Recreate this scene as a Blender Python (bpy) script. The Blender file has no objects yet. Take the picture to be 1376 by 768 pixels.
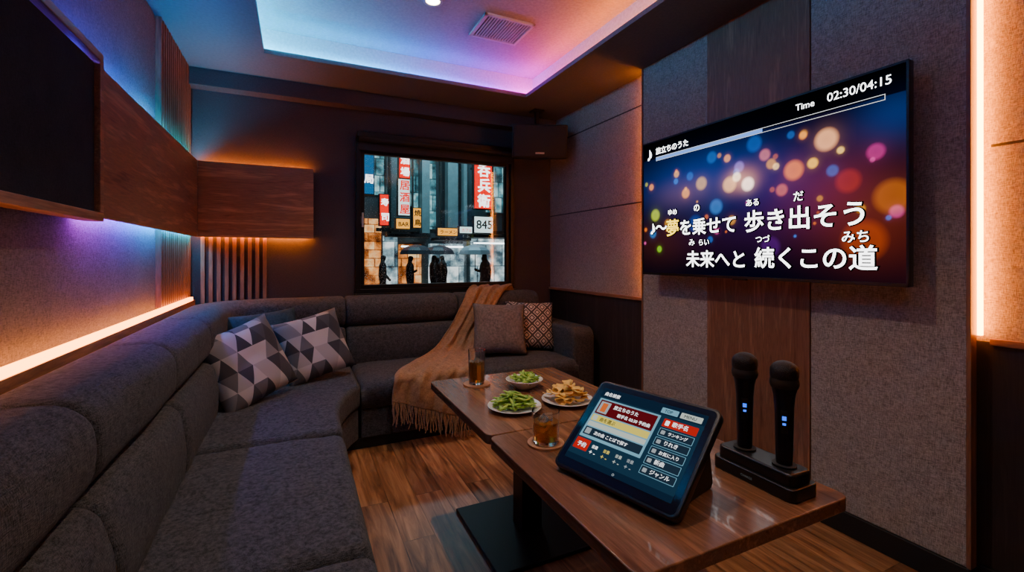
import bpy, bmesh, math, random
from mathutils import Vector, Matrix, noise
random.seed(7)
S=bpy.context.scene
COL=S.collection
# ------------------------------------------------------------------ materials
def newmat(name):
    m=bpy.data.materials.new(name); m.use_nodes=True
    nt=m.node_tree; nt.nodes.clear()
    out=nt.nodes.new('ShaderNodeOutputMaterial')
    return m,nt,out
def N(nt,t,**k):
    n=nt.nodes.new(t)
    for a,b in k.items():
        if a in n.inputs: n.inputs[a].default_value=b
        else: setattr(n,a,b)
    return n
def c4(c): return (c[0],c[1],c[2],1)
def ramp(nt,fac,stops,interp='LINEAR'):
    r=nt.nodes.new('ShaderNodeValToRGB'); r.color_ramp.interpolation=interp
    el=r.color_ramp.elements
    while len(el)<len(stops): el.new(0.5)
    for e,(p,c) in zip(el,stops): e.position=p; e.color=c4(c)
    nt.links.new(fac,r.inputs[0]); return r
def plain(name,col,rough=0.5,metal=0.0,spec=0.5,bump=0,bscale=200,coat=0):
    m,nt,out=newmat(name)
    p=N(nt,'ShaderNodeBsdfPrincipled'); nt.links.new(p.outputs[0],out.inputs[0])
    p.inputs['Base Color'].default_value=c4(col); p.inputs['Roughness'].default_value=rough
    p.inputs['Metallic'].default_value=metal; p.inputs['Specular IOR Level'].default_value=spec
    p.inputs['Coat Weight'].default_value=coat
    tc=N(nt,'ShaderNodeTexCoord'); nz=N(nt,'ShaderNodeTexNoise',Scale=bscale)
    nt.links.new(tc.outputs['Object'],nz.inputs['Vector'])
    mr=ramp(nt,nz.outputs['Fac'],[(0.3,[x*0.88 for x in col]),(0.7,[min(1,x*1.1) for x in col])])
    nt.links.new(mr.outputs[0],p.inputs['Base Color'])
    if bump:
        b=N(nt,'ShaderNodeBump',Strength=bump,Distance=0.002)
        nt.links.new(nz.outputs['Fac'],b.inputs['Height']); nt.links.new(b.outputs[0],p.inputs['Normal'])
    return m
def fabric(name,c1,c2,scale=1.0,weave=260,rough=0.95,bump=0.5,sheen=0.0,mott=12,ww=0.6):
    m,nt,out=newmat(name)
    p=N(nt,'ShaderNodeBsdfPrincipled',Roughness=rough); nt.links.new(p.outputs[0],out.inputs[0])
    p.inputs['Specular IOR Level'].default_value=0.15; p.inputs['Sheen Weight'].default_value=sheen
    tc=N(nt,'ShaderNodeTexCoord')
    hs=[]
    for sc in [(1,1,6),(6,6,1)]:
        mp=N(nt,'ShaderNodeMapping'); mp.inputs['Scale'].default_value=sc
        nt.links.new(tc.outputs['Object'],mp.inputs[0])
        nz=N(nt,'ShaderNodeTexNoise',Scale=weave/4*scale,Detail=2.0); nt.links.new(mp.outputs[0],nz.inputs['Vector']); hs.append(nz)
    a=N(nt,'ShaderNodeMath',operation='ADD'); nt.links.new(hs[0].outputs['Fac'],a.inputs[0]); nt.links.new(hs[1].outputs['Fac'],a.inputs[1])
    nz=N(nt,'ShaderNodeTexNoise',Scale=mott,Detail=5.0); nt.links.new(tc.outputs['Object'],nz.inputs['Vector'])
    a2=N(nt,'ShaderNodeMath',operation='MULTIPLY_ADD'); nt.links.new(a.outputs[0],a2.inputs[0]); a2.inputs[1].default_value=ww
    nm=N(nt,'ShaderNodeMath',operation='MULTIPLY'); nm.inputs[1].default_value=(1.1-ww)*1.0; nt.links.new(nz.outputs['Fac'],nm.inputs[0])
    nt.links.new(nm.outputs[0],a2.inputs[2])
    ctr=ww+0.5*(1.1-ww)
    mr=N(nt,'ShaderNodeMapRange'); mr.inputs[1].default_value=ctr-.24; mr.inputs[2].default_value=ctr+.24
    nt.links.new(a2.outputs[0],mr.inputs[0])
    r=ramp(nt,mr.outputs[0],[(0.0,c1),(1.0,c2)])
    nt.links.new(r.outputs[0],p.inputs['Base Color'])
    b=N(nt,'ShaderNodeBump',Strength=bump,Distance=0.003); nt.links.new(a.outputs[0],b.inputs['Height']); nt.links.new(b.outputs[0],p.inputs['Normal'])
    return m
def wood(name,cd,cl,axis='Y',scale=1.0,rough=0.4,stretch=14,coat=0.0):
    m,nt,out=newmat(name)
    p=N(nt,'ShaderNodeBsdfPrincipled',Roughness=rough); nt.links.new(p.outputs[0],out.inputs[0])
    p.inputs['Coat Weight'].default_value=coat
    tc=N(nt,'ShaderNodeTexCoord'); mp=N(nt,'ShaderNodeMapping')
    sc={'X':(1,stretch,stretch),'Y':(stretch,1,stretch),'Z':(stretch,stretch,1)}[axis]
    mp.inputs['Scale'].default_value=sc
    nt.links.new(tc.outputs['Object'],mp.inputs[0])
    n1=N(nt,'ShaderNodeTexNoise',Scale=1.1*scale,Detail=6.0,Roughness=0.62,Distortion=0.6); nt.links.new(mp.outputs[0],n1.inputs['Vector'])
    n2=N(nt,'ShaderNodeTexNoise',Scale=6*scale,Detail=4.0); nt.links.new(mp.outputs[0],n2.inputs['Vector'])
    mx=N(nt,'ShaderNodeMath',operation='MULTIPLY_ADD'); mx.inputs[1].default_value=0.35
    nt.links.new(n2.outputs['Fac'],mx.inputs[0]); nt.links.new(n1.outputs['Fac'],mx.inputs[2])
    mid=[(a+b)/2 for a,b in zip(cd,cl)]
    r=ramp(nt,mx.outputs[0],[(0.45,cd),(0.62,mid),(0.68,[x*0.75 for x in mid]),(0.85,cl)])
    nt.links.new(r.outputs[0],p.inputs['Base Color'])
    b=N(nt,'ShaderNodeBump',Strength=0.15,Distance=0.002); nt.links.new(mx.outputs[0],b.inputs['Height']); nt.links.new(b.outputs[0],p.inputs['Normal'])
    return m
def floor_mat():
    m,nt,out=newmat('floor_planks')
    p=N(nt,'ShaderNodeBsdfPrincipled',Roughness=0.33); nt.links.new(p.outputs[0],out.inputs[0])
    tc=N(nt,'ShaderNodeTexCoord'); mp=N(nt,'ShaderNodeMapping'); mp.inputs['Rotation'].default_value=(0,0,math.pi/2)
    nt.links.new(tc.outputs['Object'],mp.inputs[0])
    br=N(nt,'ShaderNodeTexBrick'); br.offset=0.37
    br.inputs['Scale'].default_value=1.0; br.inputs['Brick Width'].default_value=1.0; br.inputs['Row Height'].default_value=0.14
    br.inputs['Mortar Size'].default_value=0.0025; br.inputs['Color1'].default_value=(0.3,0.3,0.3,1); br.inputs['Color2'].default_value=(1,1,1,1); br.inputs['Mortar'].default_value=(0,0,0,1)
    nt.links.new(mp.outputs[0],br.inputs['Vector'])
    m2=N(nt,'ShaderNodeMapping'); m2.inputs['Scale'].default_value=(16,1.3,1); nt.links.new(tc.outputs['Object'],m2.inputs[0])
    ad=N(nt,'ShaderNodeVectorMath',operation='MULTIPLY_ADD'); ad.inputs[1].default_value=(5,5,5)
    nt.links.new(br.outputs['Color'],ad.inputs[0]); nt.links.new(m2.outputs[0],ad.inputs[2])
    nz=N(nt,'ShaderNodeTexNoise',Scale=1.6,Detail=6.0,Roughness=0.6,Distortion=0.8); nt.links.new(ad.outputs[0],nz.inputs['Vector'])
    r=ramp(nt,nz.outputs['Fac'],[(0.3,(0.11,0.035,0.012)),(0.5,(0.40,0.17,0.065)),(0.7,(0.72,0.36,0.16))])
    mul=N(nt,'ShaderNodeMixRGB',blend_type='MULTIPLY'); mul.inputs[0].default_value=0.6
    nt.links.new(r.outputs[0],mul.inputs[1]); nt.links.new(br.outputs['Color'],mul.inputs[2])
    nt.links.new(mul.outputs[0],p.inputs['Base Color'])
    b=N(nt,'ShaderNodeBump',Strength=0.4,Distance=0.002,invert=True); nt.links.new(br.outputs['Fac'],b.inputs['Height']); nt.links.new(b.outputs[0],p.inputs['Normal'])
    return m
def emis(name,col,strength=1.0):
    m,nt,out=newmat(name); e=N(nt,'ShaderNodeEmission'); e.inputs[0].default_value=c4(col); e.inputs[1].default_value=strength
    nt.links.new(e.outputs[0],out.inputs[0]); return m
def emis_tex(name,cols,strength,bw,bh):
    m,nt,out=newmat(name); e=N(nt,'ShaderNodeEmission'); e.inputs[1].default_value=strength
    tc=N(nt,'ShaderNodeTexCoord'); mp=N(nt,'ShaderNodeMapping'); mp.inputs['Rotation'].default_value=(math.pi/2,0,0); nt.links.new(tc.outputs['Object'],mp.inputs[0])
    br=N(nt,'ShaderNodeTexBrick'); br.inputs['Scale'].default_value=1; br.inputs['Brick Width'].default_value=bw; br.inputs['Row Height'].default_value=bh; br.inputs['Mortar Size'].default_value=.02
    br.inputs['Color1'].default_value=(0,0,0,1);br.inputs['Color2'].default_value=(1,1,1,1);br.inputs['Mortar'].default_value=(0,0,0,1); nt.links.new(mp.outputs[0],br.inputs['Vector'])
    nz=N(nt,'ShaderNodeTexNoise',Scale=3.0,Detail=6.0); nt.links.new(tc.outputs['Object'],nz.inputs['Vector'])
    ad=N(nt,'ShaderNodeMath',operation='MULTIPLY_ADD'); ad.inputs[1].default_value=.3; nt.links.new(br.outputs['Color'],ad.inputs[0]); nt.links.new(nz.outputs['Fac'],ad.inputs[2])
    k=len(cols); r=ramp(nt,ad.outputs[0],[(0.35+.5*i/(k-1),c) for i,c in enumerate(cols)]); nt.links.new(r.outputs[0],e.inputs[0])
    nt.links.new(e.outputs[0],out.inputs[0]); return m
def emis_grad(name,axis,lo,hi,stops,strength):
    m,nt,out=newmat(name); e=N(nt,'ShaderNodeEmission'); e.inputs[1].default_value=strength
    g=N(nt,'ShaderNodeTexCoord'); sp=N(nt,'ShaderNodeSeparateXYZ'); nt.links.new(g.outputs['Object'],sp.inputs[0])
    mr=N(nt,'ShaderNodeMapRange'); mr.inputs[1].default_value=lo; mr.inputs[2].default_value=hi
    nt.links.new(sp.outputs['XYZ'.index(axis)],mr.inputs[0])
    r=ramp(nt,mr.outputs[0],stops); nt.links.new(r.outputs[0],e.inputs[0]); nt.links.new(e.outputs[0],out.inputs[0]); return m
def emis_attr(name,strength):
    m,nt,out=newmat(name); e=N(nt,'ShaderNodeEmission'); e.inputs[1].default_value=strength
    a=N(nt,'ShaderNodeAttribute'); a.attribute_name='Col'; nt.links.new(a.outputs['Color'],e.inputs[0])
    nt.links.new(e.outputs[0],out.inputs[0]); return m
def glassmat(name,col=(1,1,1),rough=0.0,ior=1.45,trans=1.0):
    m,nt,out=newmat(name)
    p=N(nt,'ShaderNodeBsdfPrincipled',Roughness=rough,IOR=ior); p.inputs['Transmission Weight'].default_value=trans; p.inputs['Base Color'].default_value=c4(col)
    nt.links.new(p.outputs[0],out.inputs[0]); return m
def panemat(name):
    m,nt,out=newmat(name)
    t=N(nt,'ShaderNodeBsdfTransparent'); g=N(nt,'ShaderNodeBsdfGlossy',Roughness=0.05); g.inputs[0].default_value=(0.8,0.9,1,1)
    f=N(nt,'ShaderNodeFresnel',IOR=1.4); x=N(nt,'ShaderNodeMixShader'); nt.links.new(f.outputs[0],x.inputs[0]); nt.links.new(t.outputs[0],x.inputs[1]); nt.links.new(g.outputs[0],x.inputs[2]); nt.links.new(x.outputs[0],out.inputs[0]); return m

# ------------------------------------------------------------------ mesh helpers
def link(o,parent=None):
    COL.objects.link(o)
    if parent is not None:
        o.parent=parent; o.matrix_parent_inverse=parent.matrix_world.inverted()
    return o
def empty(name,loc):
    e=bpy.data.objects.new(name,None); e.empty_display_size=0.1; COL.objects.link(e); e.location=loc
    e.matrix_world=Matrix.Translation(loc); return e
def meshobj(name,verts,faces,mats,midx=None,smooth=False,parent=None,bevel=0,bseg=2,mtx=None):
    me=bpy.data.meshes.new(name); me.from_pydata([tuple(v) for v in verts],[],faces)
    for m in (mats if isinstance(mats,(list,tuple)) else [mats]): me.materials.append(m)
    if midx: 
        for p,i in zip(me.polygons,midx): p.material_index=i
    if mtx is not None: me.transform(mtx)
    bm=bmesh.new(); bm.from_mesh(me); bmesh.ops.recalc_face_normals(bm,faces=bm.faces); bm.to_mesh(me); bm.free()
    if smooth:
        for p in me.polygons: p.use_smooth=True
    me.update()
    o=bpy.data.objects.new(name,me); link(o,parent)
    if bevel:
        b=o.modifiers.new('bevel','BEVEL'); b.width=bevel; b.segments=bseg; b.limit_method='ANGLE'; b.angle_limit=0.6
        b.harden_normals=False
        for p in me.polygons: p.use_smooth=True
        w=o.modifiers.new('wn','WEIGHTED_NORMAL')
    return o
BF=[(0,3,2,1),(4,5,6,7),(0,1,5,4),(1,2,6,5),(2,3,7,6),(3,0,4,7)]
def boxes(name,lst,mats,parent=None,bevel=0,bseg=2,mtx=None):
    V=[];F=[];M=[]
    for b in lst:
        a,c=b[0],b[1]; mi=b[2] if len(b)>2 else 0
        k=len(V)
        for z in (a[2],c[2]):
            for x,y in ((a[0],a[1]),(c[0],a[1]),(c[0],c[1]),(a[0],c[1])): V.append((x,y,z))
        for f in BF: F.append(tuple(i+k for i in f)); M.append(mi)
    return meshobj(name,V,F,mats,M,parent=parent,bevel=bevel,bseg=bseg,mtx=mtx)
def lathe_data(prof,seg=32,c=(0,0,0)):
    V=[];F=[]
    n=len(prof)
    for r,z in prof:
        for i in range(seg):
            a=2*math.pi*i/seg; V.append((c[0]+r*math.cos(a),c[1]+r*math.sin(a),c[2]+z))
    for j in range(n-1):
        for i in range(seg):
            F.append((j*seg+i,j*seg+(i+1)%seg,(j+1)*seg+(i+1)%seg,(j+1)*seg+i))
    F.append(tuple(range(seg))[::-1]); F.append(tuple((n-1)*seg+i for i in range(seg)))
    return V,F
def lathe(name,prof,mat,c=(0,0,0),seg=32,parent=None,mtx=None,smooth=True):
    V,F=lathe_data(prof,seg,c)
    o=meshobj(name,V,F,mat,smooth=smooth,parent=parent,mtx=mtx)
    if smooth:
        es=o.modifiers.new('es','EDGE_SPLIT'); es.split_angle=0.8
    return o
def polyslab(name,poly,z0,z1,mat,parent=None,bevel=0.03,bseg=4):
    n=len(poly); V=[(x,y,z0) for x,y in poly]+[(x,y,z1) for x,y in poly]
    F=[tuple(range(n))[::-1],tuple(range(n,2*n))]+[(i,(i+1)%n,(i+1)%n+n,i+n) for i in range(n)]
    return meshobj(name,V,F,mat,parent=parent,bevel=bevel,bseg=bseg)
def puffpad(name,x0,x1,y0,y1,z0,z1,mat,r=0.045,dome=0.014,parent=None,n=34):
    V=[];F=[]
    def ts(a,b):
        L=b-a; out=[0,0.004,0.012,0.024,r]; mid=[r+(L-2*r)*i/n for i in range(1,n)]
        s=out+mid+[L-r]+[L-q for q in out[-2::-1]]
        return [a+q for q in s]
    X=ts(x0,x1);Y=ts(y0,y1)
    for y in Y:
        for x in X:
            dx=min(x-x0,x1-x);dy=min(y-y0,y1-y)
            ex=max(0,r-dx);ey=max(0,r-dy); e=min(r,math.hypot(ex,ey))
            z=z1-r+math.sqrt(max(0,r*r-e*e))
            z+=dome*(math.sin(math.pi*(x-x0)/(x1-x0))**0.5)*(math.sin(math.pi*(y-y0)/(y1-y0))**0.5) if 0<dx and 0<dy else 0
            z+=0.008*noise.noise(Vector((x*5,y*5,1)))+0.003*noise.noise(Vector((x*16,y*10,4)))
            V.append((x,y,z))
    nx=len(X);ny=len(Y)
    for j in range(ny-1):
        for i in range(nx-1):
            k=j*nx+i; F.append((k,k+1,k+nx+1,k+nx))
    ring=[i for i in range(nx)]+[j*nx+nx-1 for j in range(1,ny)]+[(ny-1)*nx+i for i in range(nx-2,-1,-1)]+[j*nx for j in range(ny-2,0,-1)]
    b=len(V)
    for k in ring: V.append((V[k][0],V[k][1],z0))
    m=len(ring)
    for i in range(m): F.append((ring[i],b+i,b+(i+1)%m,ring[(i+1)%m]))
    F.append(tuple(b+i for i in range(m)))
    return meshobj(name,V,F,mat,smooth=True,parent=parent)
def rrect(d0,d1,z0,z1,r,bulge=0.012,lean=0.0,seg=6):
    P=[]
    cs=[(d1-r,z0+r,-90),(d1-r,z1-r,0),(d0+r*0.5,z1-r*0.5,90),(d0+0.01,z0+0.01,180)]
    rr=[r,r,r*0.5,0.01]
    for (cx,cz,a0),q in zip(cs,rr):
        for i in range(seg+1):
            a=math.radians(a0+90*i/seg); P.append((cx+q*math.cos(a),cz+q*math.sin(a)))
    out=[]
    for i,p in enumerate(P):
        out.append(p)
        q=P[(i+1)%len(P)]
        L=math.hypot(p[0]-q[0],p[1]-q[1])
        if L>0.03:
            k=int(L/0.02)
            for j in range(1,k): out.append((p[0]+(q[0]-p[0])*j/k,p[1]+(q[1]-p[1])*j/k))
    res=[]
    for d,z in out:
        t=(z-z0)/(z1-z0)
        if d>(d0+d1)/2: d+=bulge*math.sin(math.pi*max(0,min(1,t)))
        res.append((d-lean*(z-0.4),z))
    return res
def sweep(name,prof,frames,mat,parent=None):
    cd=sum(p[0] for p in prof)/len(prof);cz=sum(p[1] for p in prof)/len(prof)
    V=[];F=[];n=len(prof)
    for (ox,oy),(nx,ny),s in frames:
        for d,z in prof:
            dd=cd+(d-cd)*s; zz=cz+(z-cz)*s
            x=ox+nx*dd;y=oy+ny*dd
            w=0.008*noise.noise(Vector((x*4,y*4,zz*6)))+0.003*noise.noise(Vector((x*14,y*14,zz*9)))
            V.append((x+nx*w,y+ny*w,zz+w*.5))
    m=len(frames)
    for j in range(m-1):
        for i in range(n): F.append((j*n+i,j*n+(i+1)%n,(j+1)*n+(i+1)%n,(j+1)*n+i))
    F.append(tuple(range(n))[::-1]);F.append(tuple((m-1)*n+i for i in range(n)))
    return meshobj(name,V,F,mat,smooth=True,parent=parent)
ENDS=[(0.002,0.84),(0.006,0.92),(0.016,0.97),(0.032,1.0)]
def line_frames(p0,p1,nrm,ends=(True,True),n=22):
    L=math.hypot(p1[0]-p0[0],p1[1]-p0[1]); dx=(p1[0]-p0[0])/L;dy=(p1[1]-p0[1])/L
    ss=[]
    if ends[0]: ss+=ENDS
    else: ss+=[(0,1)]
    a=ss[-1][0]; b=L-(ENDS[-1][0] if ends[1] else 0)
    ss+=[(a+(b-a)*i/n,1) for i in range(1,n)]
    if ends[1]: ss+=[(L-q,s) for q,s in ENDS[::-1]]
    else: ss+=[(L,1)]
    return [((p0[0]+dx*s,p0[1]+dy*s),nrm,k) for s,k in ss]

# ------------------------------------------------------------------ material library
M_wall=fabric('wall_fabric',(0.12,0.105,0.105),(0.27,0.24,0.235),weave=320,bump=0.35,mott=5,ww=.9)
M_panel=fabric('acoustic_panel_fabric',(0.22,0.185,0.155),(0.55,0.47,0.40),weave=260,bump=0.6,mott=30,ww=.9)
M_back=fabric('back_wall_paper',(0.055,0.044,0.048),(0.085,0.069,0.074),weave=300,bump=0.3,mott=5,ww=.9)
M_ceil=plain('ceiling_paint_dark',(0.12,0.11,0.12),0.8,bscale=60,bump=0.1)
M_ceil2=plain('ceiling_paint_tray',(0.36,0.33,0.37),0.85,bscale=60,bump=0.1)  # kept darker than the cove walls so the LED glow contrasts
M_cove=plain('cove_paint_glow_tone',(0.7,0.7,0.72),0.8,bscale=60)  # paler than the tray: part of the LED glow is put into the colour
M_wains=wood('wainscot_dark_wood',(0.015,0.011,0.01),(0.06,0.044,0.038),'Z',rough=0.5,stretch=25)
M_walnutY=wood('walnut_veneer_y',(0.12,0.046,0.022),(0.52,0.25,0.12),'Y',1.3,0.45,12)
M_walnutX=wood('walnut_veneer_x',(0.12,0.046,0.022),(0.52,0.25,0.12),'X',1.3,0.45,12)
M_walnutZ=wood('walnut_veneer_z',(0.12,0.046,0.024),(0.44,0.205,0.11),'Z',1.3,0.45,12)
M_table=wood('table_walnut',(0.10,0.039,0.020),(0.36,0.165,0.082),'Y',1.2,0.26,14,coat=0.2)
M_slat=wood('slat_wood',(0.16,0.07,0.035),(0.42,0.21,0.11),'Z',1.5,0.5,12)
M_black=plain('black_plastic',(0.010,0.010,0.012),0.3,bscale=300)
M_blackm=plain('black_matte',(0.010,0.010,0.010),0.6,bscale=200)
M_bmetal=plain('black_metal',(0.014,0.014,0.015),0.4,metal=0.5,bscale=100)
M_board=fabric('board_dark_fabric',(0.020,0.019,0.022),(0.038,0.035,0.041),weave=300,bump=0.3)
M_sofa=fabric('sofa_fabric',(0.018,0.019,0.021),(0.125,0.125,0.130),weave=300,bump=1.0,sheen=0.06,mott=45,ww=.7)
M_white=plain('white_paint',(0.5,0.48,0.47),0.6)
M_floor=floor_mat()
M_cer=plain('white_ceramic',(0.82,0.79,0.74),0.2,coat=0.5,bscale=5)
M_amber=glassmat('amber_drink',(0.95,0.42,0.05),0.02,1.34,.82)
M_glass=glassmat('clear_glass',(0.97,0.98,0.98))
M_ice=glassmat('ice',(0.95,0.97,1.0),0.05,1.31,.92)

# ------------------------------------------------------------------ room shell
XL,XR,YB,YF,ZC=-0.72,2.32,4.0,-1.6,2.6
boxes('floor',[((XL-0.1,YF-0.1,-0.08),(XR+0.1,YB+0.1,0))],M_floor)
boxes('wall_left',[((XL-0.1,YF-0.1,0),(XL,YB+0.1,2.95))],M_wall)
boxes('wall_front',[((XL,YF-0.1,0),(XR,YF,2.95))],M_back)
WX0,WX1,WZ0,WZ1=0.46,1.87,0.965,2.24
boxes('wall_back',[((XL,YB,0),(WX0,YB+0.12,2.95)),((WX1,YB,0),(XR,YB+0.12,2.95)),((WX0,YB,0),(WX1,YB+0.12,WZ0)),((WX0,YB,WZ1),(WX1,YB+0.12,2.95))],M_back)
boxes('wall_right',[((XR,YF-0.1,0.935),(XR+0.1,YB+0.12,2.95)),((XR,YF-0.1,0),(XR+0.1,YB+0.12,0.935),1)],[M_panel,M_wains])
ox0,ox1,oy0,oy1=-0.2,1.75,-0.7,3.42
cx0,cx1,cy0,cy1=ox0-.13,ox1+.13,oy0-.13,oy1+.13
zt=2.82
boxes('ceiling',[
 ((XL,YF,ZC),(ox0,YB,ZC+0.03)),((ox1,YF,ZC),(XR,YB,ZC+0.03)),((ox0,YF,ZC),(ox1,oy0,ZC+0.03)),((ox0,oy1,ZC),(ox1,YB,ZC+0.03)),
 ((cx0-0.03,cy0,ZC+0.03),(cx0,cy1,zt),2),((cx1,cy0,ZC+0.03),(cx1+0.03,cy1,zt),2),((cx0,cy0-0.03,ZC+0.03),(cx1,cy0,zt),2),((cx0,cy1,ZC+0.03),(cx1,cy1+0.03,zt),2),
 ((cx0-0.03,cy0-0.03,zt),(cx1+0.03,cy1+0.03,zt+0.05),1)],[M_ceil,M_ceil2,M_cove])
boxes('trim_beam',[((XL,3.88,2.48),(XR,YB,ZC))],M_back)
BL=(0.0,0.20,1.0);CY=(0.0,0.60,1.0);PU=(0.20,0.01,1.0);MG=(0.80,0.01,0.62)
cv=62
cove=empty('cove_led_strip',((cx0+cx1)/2,1.4,ZC+0.05))
boxes('strip_back',[((cx0+.02,cy1-.03,ZC+.032),(cx1-.02,cy1-.012,ZC+.05))],emis_grad('led_back','X',cx0,cx1,[(0,CY),(0.35,(0,.38,1)),(0.58,(0.0,0.14,1)),(0.8,PU),(1,MG)],cv),parent=cove)
boxes('strip_left',[((cx0+.012,cy0,ZC+.032),(cx0+.03,cy1-.03,ZC+.05))],emis_grad('led_left','Y',1.2,cy1,[(0,(0,.34,1)),(0.4,(0,.46,1)),(1,CY)],cv*1.15),parent=cove)
boxes('strip_right',[((cx1-.03,cy0,ZC+.032),(cx1-.012,cy1-.03,ZC+.05))],emis_grad('led_right','Y',1.2,cy1,[(0,(1,0.24,0.0)),(0.55,(1,0.20,0.0)),(0.8,(1,0.05,0.08)),(1,MG)],cv*.95),parent=cove)
def downlight(x,y,z,power):
    e=empty('ceiling_downlight',(x,y,z))
    lathe('trim_ring',[(0.055,0.0),(0.06,-0.004),(0.06,-0.008),(0.045,-0.008),(0.042,-0.001)],M_white,(x,y,z),parent=e)
    lathe('lens',[(0.04,-0.003),(0.04,-0.006)],emis('downlight_lens',(1,0.78,0.55),25),(x,y,z),parent=e)
    l=bpy.data.lights.new('lamp','SPOT'); l.energy=power; l.color=(1,0.76,0.56); l.spot_size=math.radians(112); l.spot_blend=0.9; l.shadow_soft_size=0.03
    o=bpy.data.objects.new('lamp',l); link(o,e); o.matrix_world=Matrix.Translation((x,y,z-0.02))
for x,y,p in [(0.75,2.72,62),(0.75,1.3,54),(0.75,-0.1,26)]: downlight(x,y,zt,p)  # first is the visible fixture; the rest are unseen, added as fill
v=empty('ceiling_vent_grille',(1.27,2.86,zt))
boxes('frame',[((1.09,2.70,zt-.015),(1.45,2.72,zt)),((1.09,3.0,zt-.015),(1.45,3.02,zt)),((1.09,2.70,zt-.015),(1.11,3.02,zt)),((1.43,2.70,zt-.015),(1.45,3.02,zt))],M_white,parent=v,bevel=.002)
boxes('louvres',[((1.11+i*.02,2.72,zt-.013),(1.117+i*.02,3.0,zt-.002)) for i in range(16)],M_white,parent=v)
boxes('louvre_shade_sheet',[((1.1,2.71,zt-.002),(1.44,3.01,zt-.0005))],M_blackm,parent=v)  # flat black sheet standing in for the shade behind the louvres

# right wall feature panel
FP=XR-0.08
fz=0.10
fp=empty('feature_wall_panel',(FP,1.67,1.3))
boxes('fabric',[((FP,1.975,fz),(XR-.02,2.54,ZC)),((FP,0.80,fz),(XR-.02,1.365,ZC))],M_panel,parent=fp,bevel=.004)
boxes('wood_strip',[((FP-.006,1.367,fz),(XR-.02,1.973,ZC))],M_walnutZ,parent=fp,bevel=.002)
boxes('backing',[((XR-.02,0.83,0),(XR,2.51,ZC)),((FP+.01,0.82,0),(XR-.02,2.52,fz))],M_blackm,parent=fp)
boxes('edge_trim',[((FP-.004,2.54,fz),(XR-.04,2.553,ZC)),((FP-.004,.787,fz),(XR-.04,.80,ZC))],M_walnutZ,parent=fp)
boxes('panel_led_strip',[((XR-.036,0.775,0.96),(XR-.02,0.787,ZC-.01)),((XR-.036,2.553,0.96),(XR-.02,2.565,ZC-.01))],emis('led_orange',(1,0.23,0.005),55))
boxes('trim_wainscot',[((XR-.018,-1.6,0.925),(XR,0.76,0.95)),((XR-.018,2.58,0.925),(XR,YB,0.95))],M_walnutY,bevel=.003)
boxes('trim_panel_joints',[((XR-.003,2.58,1.655),(XR+.001,YB,1.665)),((XR-.003,2.58,2.375),(XR+.001,YB,2.385)),((XR-.003,YF,1.655),(XR+.001,.76,1.665))],M_wains)
boxes('baseboard_right',[((FP-.01,.79,0),(FP+.012,2.55,.1)),((XR-.015,YF,0),(XR,.79,.1)),((XR-.015,2.55,0),(XR,YB,.1))],M_blackm,bevel=.003)

# left + back wall wood shelf box with leds
px=-0.65; py=3.92
sb=empty('wall_mounted_wood_panel',(px,3.0,1.67))
boxes('panel_left',[((px-.018,2.09,1.395),(px,py,1.945)),((XL,2.09,1.41),(px-.018,2.105,1.93)),((XL,2.105,1.425),(px-.018,py,1.44)),((XL,2.105,1.90),(px-.018,py,1.915))],M_walnutY,parent=sb,bevel=.002)
boxes('panel_back',[((px,py,1.395),(0.115,py+.018,1.945)),((.1,py+.018,1.41),(.115,YB,1.93)),((px-.018,py+.018,1.425),(.1,YB,1.44)),((px-.018,py+.018,1.90),(.1,YB,1.915))],M_walnutX,parent=sb,bevel=.002)
wl=empty('wall_led_strip',(px,3.0,1.67))
ls=215
boxes('led_top_left',[((XL+.03,2.0,1.918),(XL+.042,py,1.93))],emis_grad('led_tl','Y',2.0,3.9,[(0,(0.06,0.04,1)),(0.3,(0.0,0.14,1)),(0.5,(0,.34,1)),(1,CY)],ls),parent=wl)
boxes('led_bottom_left',[((XL+.03,2.11,1.410),(XL+.042,py,1.422))],emis_grad('led_bl','Y',2.0,3.9,[(0,(0.45,0.02,0.8)),(0.3,(0.08,0.06,1)),(0.5,(0,.24,1)),(1,(0,.5,1))],ls*.6),parent=wl)
boxes('led_top_back',[((px,YB-.042,1.918),(.09,YB-.03,1.93))],emis('led_tb',(1,0.25,0.02),90),parent=wl)
boxes('led_bottom_back',[((px,YB-.042,1.410),(.09,YB-.03,1.422))],emis('led_bb',(1,0.26,0.02),100),parent=wl)
boxes('led_board_top',[((XL+.03,1.0,1.93),(XL+.042,2.0,1.942))],emis('led_bt',(0.14,0.06,.95),45),parent=wl)
bd=empty('framed_acoustic_board',(px,1.5,1.67))
y0,y1,z0,z1=0.95,2.075,1.375,1.965
boxes('frame',[((XL+.045,y0,z0),(px+.03,y1,z0+.03)),((XL+.045,y0,z1-.03),(px+.03,y1,z1)),((XL+.045,y1-.03,z0+.03),(px+.03,y1,z1-.03)),((XL+.045,y0,z0+.03),(px+.03,y0+.03,z1-.03))],M_walnutY,parent=bd,bevel=.003)
boxes('board',[((XL,y0+.03,z0+.03),(px+.012,y1-.03,z1-.04))],M_board,parent=bd)
sl=[]
y=3.15
while y<3.90:
    sl.append(((XL+.001,y,0.965),(XL+.028,y+.024,1.405))); sl.append(((XL+.001,y,1.95),(XL+.028,y+.024,ZC))); y+=.05
boxes('trim_slats_left',sl,M_slat)
sl=[]; x=-0.64
while x<-0.2: sl.append(((x,YB-.028,0.9),(x+.024,YB-.001,1.405))); x+=.05
boxes('trim_slats_back',sl,M_slat)
boxes('trim_ledge_left',[((XL,-1.0,.90),(XL+.06,3.9,.945))],M_walnutY)
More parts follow.
